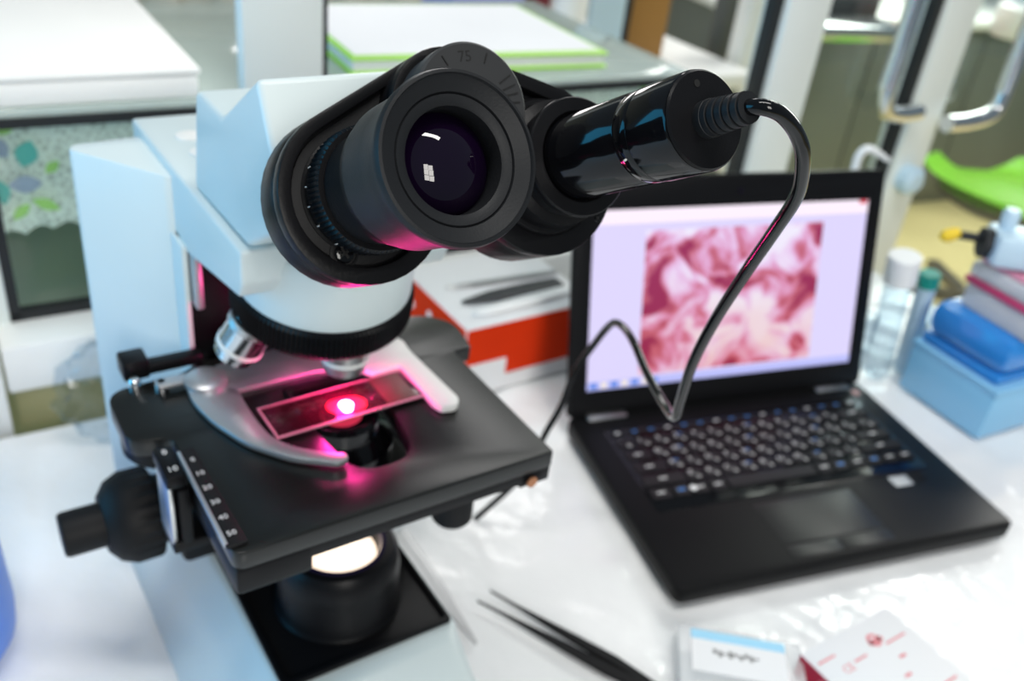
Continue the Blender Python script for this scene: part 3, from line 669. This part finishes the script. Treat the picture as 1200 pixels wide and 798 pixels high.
# blue container bottom left
bc = thing('blue_container', 'periwinkle blue plastic container cut by the left edge of the picture', 'container', (-.3265, .352, 0))
link('body', lathe([(0, 0), (.040, 0), (.048, .004), (.054, .014), (.0555, .03), (.053, .12), (.0525, .13), (.0505, .13), (.051, .12), (.053, .03), (.045, .006), (0, .004)], 56), 'periwinkle', bc)
# orange box with instruments behind the stage
ob = thing('orange_carton', 'white topped carton with orange sides behind the microscope stage', 'box', A, YM)
link('carton', sideprof([(.222, .0), (.222, .0735), (.345, .0735), (.345, 0)], .2185, .36, .001, 1), 'paper', ob)
link('orange_front', bbox(.2190, .36, .2205, .2217, .018, .0725), 'orange_card', ob)
link('orange_side', bbox(.2170, .2183, .223, .344, .001, .0725), 'orange_card', ob)
link('white_flap', bbox(.2175, .262, .219, .2204, .004, .036), 'paper', ob)
for yy, zz in ((.262, .05), (.30, .035), (.285, .055), (.318, .05)): link('white_spot', lathe([(0, 0), (.0045, 0), (.0045, .0004), (0, .0004)], 16, T((.2169, yy, zz)) @ RY(-90)), 'paper', ob)
def tool(name, lab, cat, pts, r, flat, m, z):
    o = link(name, tube([Vector((*p, 0)) for p in pts], r, 4, 8, radii=[.25, 1, 1.1, .9]), m); o.data.transform(Matrix.Diagonal((1, 1, flat, 1))); o.location = A+Vector((0, 0, z)); o.rotation_euler = (0, 0, YM); return tag(o, lab, cat)
tool('scalpel_handle', 'dark flat instrument with pointed end lying on the orange carton', 'instrument', [(.237, .262), (.27, .262), (.31, .262), (.345, .262)], .010, .25, 'dark_grey', .0762)
tool('plastic_spatula', 'white rounded spatula lying in front of the dark instrument', 'instrument', [(.236, .240), (.25, .241), (.30, .243), (.345, .246)], .0075, .35, 'white_plastic', .0764)
tool('steel_rod', 'thin steel and wooden rod lying behind the dark instrument', 'instrument', [(.236, .292), (.26, .288), (.31, .284), (.355, .281)], .003, .8, 'brushed_steel', .0761)

# rack boxes on the right
def stackbox(name, lab, x, y, z, w, d, h, parts, rz, taper=.0, cat='box'):
    t = thing(name, lab, cat, Wp(x, y, z), YW+R(rz))
    for nm, z0, z1, ins, m, bv in parts:
        link(nm, bbox(ins, w-ins, ins, d-ins, z0, z1, bv), m, t)
    return t
stackbox('tip_rack_box', 'pale blue translucent rack box at the bottom of the stack', .632, -.012, 0, .16, .10, .056, [('body', 0, .052, .001, 'pale_blue_box', .004), ('rim', .050, .056, 0, 'pale_blue_box', .002)], -3)
stackbox('blue_lidded_box', 'deep blue lidded box between the pale box and the clear case', .636, -.006, .0562, .15, .092, .05, [('body', 0, .010, .002, 'blue_box', .003), ('lid', .0102, .046, .000, 'blue_box', .012)], -3)
cl = stackbox('clear_case', 'clear and magenta case resting on the blue lidded box', .645, -.012, .1023, .13, .085, .05, [('body', 0, .024, .003, 'frost', .003), ('magenta_band', .0242, .031, 0, 'magenta_box', .002), ('lid', .0312, .046, .001, 'frost', .004), ('pink_tray', .0465, .050, .006, 'pink_tray', .001)], -6)
dp = thing('bottle_dispenser', 'pale blue dispenser with yellow nozzle lying on the magenta case', 'dispenser', Wp(.652, .062, .1548), YW+R(-40))
link('body', bbox(0, .12, -.022, .022, 0, .030, .006), 'pale_blue', dp); link('grip', lathe([(0, 0), (.007, 0), (.008, .016), (.006, .020), (0, .020)], 20, T((.012, .006, .028))), 'pale_blue', dp)
link('collar', lathe([(0, 0), (.014, 0), (.014, .008), (0, .008)], 24, T((.001, 0, .015)) @ RY(-90)), 'gasket', dp); link('stem', lathe([(0, 0), (.004, 0), (.004, .022), (0, .022)], 14, T((-.006, .004, .017)) @ RY(-90)), 'gasket', dp)
link('nozzle', lathe([(0, 0), (.004, 0), (.006, .006), (.006, .014), (.002, .018), (0, .018)], 16, T((-.026, .004, .02)) @ RY(-120)), 'yellow', dp)
# tubes and glass
def vial(name, lab, x, y, r, h, tilt, body, cap, ch, cat, z=0, az=0, grp=None):
    t = thing(name, lab, cat, Wp(x, y, z), YW, grp); t.rotation_euler = (0, R(tilt), YW+R(az))
    link('body', lathe([(0, 0), (r*.7, 0), (r, r*.5), (r, h), (r*.92, h), (r*.92, r*.5), (0, r*.2)], 28), body, t)
    if cap: link('cap', lathe([(0, h-.004), (r*1.15, h-.004), (r*1.15, h+ch), (r*1.05, h+ch+.001), (0, h+ch+.001)], 28), cap, t)
    return t
vial('centrifuge_tube', 'tall clear tube with white screw cap beside the laptop lid', .632, .110, .0135, .118, -9, 'clear_plastic', 'white_plastic', .024, 'tube')
vial('blue_tube', 'slim blue tube with dark green cap behind the pale box', .668, .105, .009, .108, -7, 'pale_blue', 'teal', .009, 'tube')
for i, (x, y, h) in enumerate(((.598, .118, .075), (.606, .142, .085), (.585, .140, .065), (.700, .112, .05), (.720, .135, .055))):
    vial('glass_vial', ('clear glass vial between the laptop lid and the tall white capped tube', 'tallest clear glass vial at the back left of the tall capped tube', 'shortest clear glass vial close behind the laptop hinge', 'short glass vial between the blue tube and the rack boxes', 'glass vial behind the rack boxes, farthest right of the vials')[i], x, y, .011, h, 0, 'clear_plastic', None, 0, 'vial', grp='clear glass vials by the laptop')
# wash bottle
wb = thing('wash_bottle', 'white wash bottle with bent spout behind the laptop screen', 'bottle', Wp(.705, .262), YW)
link('body', lathe([(0, 0), (.026, 0), (.028, .004), (.028, .09), (.022, .108), (.017, .114), (0, .114)], 32), 'white_plastic', wb)
link('cap', lathe([(0, .112), (.0195, .112), (.0195, .132), (.016, .136), (0, .136)], 32), 'white_plastic', wb)
link('spout', tube([(0, 0, .13), (-.002, 0, .160), (-.001, 0, .176), (.008, -.004, .183), (.036, -.012, .170)], .0045, 4, 8, radii=[1.1, 1, 1, 1, .5]), 'white_plastic', wb)
# crumpled bag at the left back
def bag():
    import mathutils.noise as N
    bm = bmesh.new(); bmesh.ops.create_icosphere(bm, subdivisions=4, radius=1)
    for v in bm.verts:
        n = N.noise(v.co*2.3)*.35+abs(N.noise(v.co*5+Vector((3, 1, 2))))*.3
        v.co *= 1+n; v.co.x *= .034; v.co.y *= .018; v.co.z *= .040
    return fin(bm, ang=25)
o = link('plastic_bag', bag(), 'clear_plastic'); o.location = Wp(-.072, .295, .042); o.rotation_euler = (0, 0, YW)
tag(o, 'crumpled clear plastic bag between the white rail and the microscope arm', 'bag')

# ================================================================ beyond the partition
def wt(name, lab, cat, x, y, z, rz=0, **k): return thing(name, lab, cat, Wp(x, y, z), YW+R(rz), **k)
fb = wt('reflection_slab', 'shallow white foam box standing on the glass counter at left', 'box', -.22, .369, .2448)  # made-up slab shaped to imitate a bright reflection in the glass top
link('body', bbox(-.25, .250, 0, .24, 0, .018, .003), 'white_reflection', fb); link('lid', bbox(-.252, .252, -.001, .242, .0182, .023, .002), 'white_reflection', fb)
fo = wt('paper_file', 'thick white file with lime green edges lying on the glass counter', 'file', .17, .405, .2448, -3)
link('cover', bbox(0, .27, 0, .20, 0, .003, .001), 'lime_edge', fo); link('pages', bbox(.003, .267, .003, .197, .003, .0125, .0005), 'paper', fo)
link('cover', bbox(0, .27, 0, .20, .0125, .0155, .001), 'lime_edge', fo); link('cover_sheet', bbox(.006, .264, .008, .194, .0155, .0162, 0), 'paper', fo)
cu_ = wt('curtain', 'beige vertical pleated curtain far behind the counter at left', 'curtain', -.6, 1.9, -.75)
for i in range(22): link('pleat', bbox(i*.075, i*.075+.071, .012*(i % 2), .02+.012*(i % 2), 0, 1.0, .006), 'beige_curtain', cu_)
bn = wt('storage_bench', 'low white bench behind the counter carrying bins and cartons', 'bench', .50, .95, -.75)
link('top', bbox(0, .75, 0, .45, .76, .79, .003), 'white_laminate', bn); link('body', bbox(.02, .73, .02, .43, 0, .76), 'bench_grey', bn)
t = wt('lavender_bin', 'lavender plastic bin at the top edge behind the green edged file', 'bin', .60, 1.02, .041); link('body', bbox(0, .14, 0, .12, 0, .16, .008), 'lavender', t); link('rim', bbox(-.004, .144, -.004, .124, .15, .158, .003), 'lavender', t)
t = wt('red_binder', 'dark red binder standing beside the lavender bin', 'binder', .755, 1.02, .041); link('cover', bbox(0, .035, 0, .10, 0, .20, .003), 'dark_red', t); link('pages', bbox(.006, .029, .004, .102, .005, .195), 'paper', t)
t = wt('white_canister', 'white upright canister beside the dark red binder', 'canister', .835, 1.04, .041); link('body', lathe([(0, 0), (.038, 0), (.04, .004), (.04, .17), (0, .17)], 32), 'white_plastic', t); link('lid', lathe([(0, .17), (.042, .17), (.042, .185), (0, .187)], 32), 'white_plastic', t)
t = wt('black_edged_panel', 'pale blue panel with black edge standing before the brown carton', 'panel', .880, 1.02, .041); link('panel', bbox(0, .075, 0, .012, 0, .26, .001), 'pale_blue', t); link('black_edge', bbox(.0755, .090, 0, .012, 0, .26), 'gasket', t)
t = wt('brown_carton', 'brown cardboard carton behind the end of the glass counter', 'box', .985, 1.05, .041); link('body', bbox(0, .10, 0, .12, 0, .18, .001), 'brown_card', t); link('flap', bbox(.002, .098, .002, .058, .1802, .184), 'brown_card', t)
t = wt('white_green_post', 'white post with a pale green strip left of the grey chair back', 'post', 1.27, 1.02, -.75); link('post', bbox(0, .065, 0, .04, 0, 1.4, .003), 'white_laminate', t); link('strip', bbox(.066, .086, 0, .03, 0, 1.4, .002), mat('mint', (.40, .75, .48), .5), t)
# grey chair with stem
ch = wt('office_chair', 'dark grey office chair with rounded back on a stem beyond the glass', 'chair', 1.50, 1.20, -.75, -10)
link('backrest', bbox(-.13, .13, -.03, .03, .66, 1.05, .026, 4), 'grey_vinyl', ch)
link('back_stem', bbox(-.03, .03, .0, .02, .40, .68, .006), 'brushed_steel', ch)
link('seat', bbox(-.22, .22, .02, .44, .40, .47, .03, 3), 'grey_vinyl', ch); link('column', lathe([(0, .06), (.025, .06), (.025, .40), (0, .40)], 20, T((0, .22, 0))), 'chrome', ch)
for k in range(5): link('leg', bbox(-.02, .02, 0, .26, .04, .075, .006, M=T((0, .22, 0)) @ RZ(72*k)), 'dark_grey', ch)
# lab bench on the right
lb = wt('side_bench', 'grey side bench with white edged top seen through the glass doors', 'bench', 2.05, 1.75, -.75, -8)
link('top', bbox(0, 2.6, 0, .55, .665, .695, .004), 'white_laminate', lb)
for k in range(5): link('door', bbox(.02+.51*k, .52+.51*k, .02, .04, .05, .655, .003), 'bench_grey', lb)
link('body', bbox(.02, 2.58, .045, .53, 0, .66), 'bench_grey', lb)
def onb(x, y): return x, y
t = wt('steel_tray', 'shiny steel instrument tray on the side bench at left', 'tray', 1.98, 1.46, -.0545, -8); link('tray', bbox(0, .34, 0, .16, 0, .045, .008), 'chrome', t); link('handle', bbox(-.03, 0, .05, .11, .02, .03, .003), 'chrome', t)
t = wt('black_instrument', 'black low instrument behind the steel tray', 'instrument', 2.0, 1.64, -.0545, -8); link('body', bbox(0, .40, 0, .18, 0, .10, .01), 'dark_grey', t); link('panel', bbox(.05, .3, -.003, 0, .02, .08), 'gasket', t)
t = wt('coral_box', 'coral box with white lid on the side bench', 'box', 2.48, 1.44, -.0545, -8); link('body', bbox(0, .16, 0, .13, 0, .09, .003), 'coral', t); link('lid', bbox(-.003, .163, -.003, .133, .0902, .17, .004), 'white_plastic', t)
t = wt('white_jar', 'white rounded jar on the side bench between the door stile and pull', 'jar', 2.90, 1.42, -.0545); link('body', lathe([(0, 0), (.085, 0), (.09, .01), (.09, .09), (.07, .11), (0, .11)], 32), 'white_plastic', t); link('lid', lathe([(0, .11), (.075, .11), (.075, .16), (0, .162)], 32), 'pale_blue', t)
t = wt('white_jar', 'white jar at the far right of the side bench', 'jar', 3.25, 1.42, -.0545); link('body', lathe([(0, 0), (.085, 0), (.09, .01), (.09, .09), (.07, .11), (0, .11)], 32), 'white_plastic', t); link('lid', lathe([(0, .11), (.075, .11), (.075, .16), (0, .162)], 32), 'lime_edge', t)
# lime stool
lc = wt('lime_stool', 'lime green saddle stool standing beyond the right glass door', 'stool', 2.42, .98, -.75, -25)
def shell():
    bm = bmesh.new(); g = []
    n, mm = 20, 20
    for j in range(mm+1):
        t = -1+2*j/mm; row = []
        for i in range(n+1):
            s = -1+2*i/n; w = .26*math.sqrt(max(.04, 1-.75*t*t)) ; x = s*w
            row.append(bm.verts.new((x, t*.21, .40+.055*s*s-.03*t*t+.025*math.cos(s*3)*(1-t*t))))
        g.append(row)
    for j in range(mm):
        for i in range(n): bm.faces.new((g[j][i], g[j][i+1], g[j+1][i+1], g[j+1][i]))
    bmesh.ops.solidify(bm, geom=list(bm.faces), thickness=.014)
    return fin(bm, ang=60)
link('seat', shell(), 'lime', lc)
link('under_pad', lathe([(0, .335), (.15, .335), (.20, .36), (.20, .38), (0, .38)], 32), 'dark_grey', lc)
link('column', lathe([(0, .05), (.025, .05), (.025, .34), (0, .34)], 20), 'chrome', lc)
for k in range(5): link('leg', bbox(-.02, .02, 0, .24, .03, .06, .006, M=RZ(72*k)), 'dark_grey', lc)
# green stand
gs = wt('green_stand', 'bright green upright stand behind the lime stool', 'stand', 2.95, 1.10, -.75)
link('pole', tube([(0, 0, 0), (0, 0, .5), (.01, 0, .75)], .02, 4, 3), 'green', gs); link('foot', lathe([(0, 0), (.14, 0), (.14, .02), (.03, .04), (0, .04)], 28), 'green', gs)
for k in range(3): link('branch', tube([(0, 0, .45+.08*k), (-.06, .02, .58+.08*k), (-.12+.1*k, 0, .66+.08*k)], .010, 3, 4), 'green', gs)
bpy.context.view_layer.update()
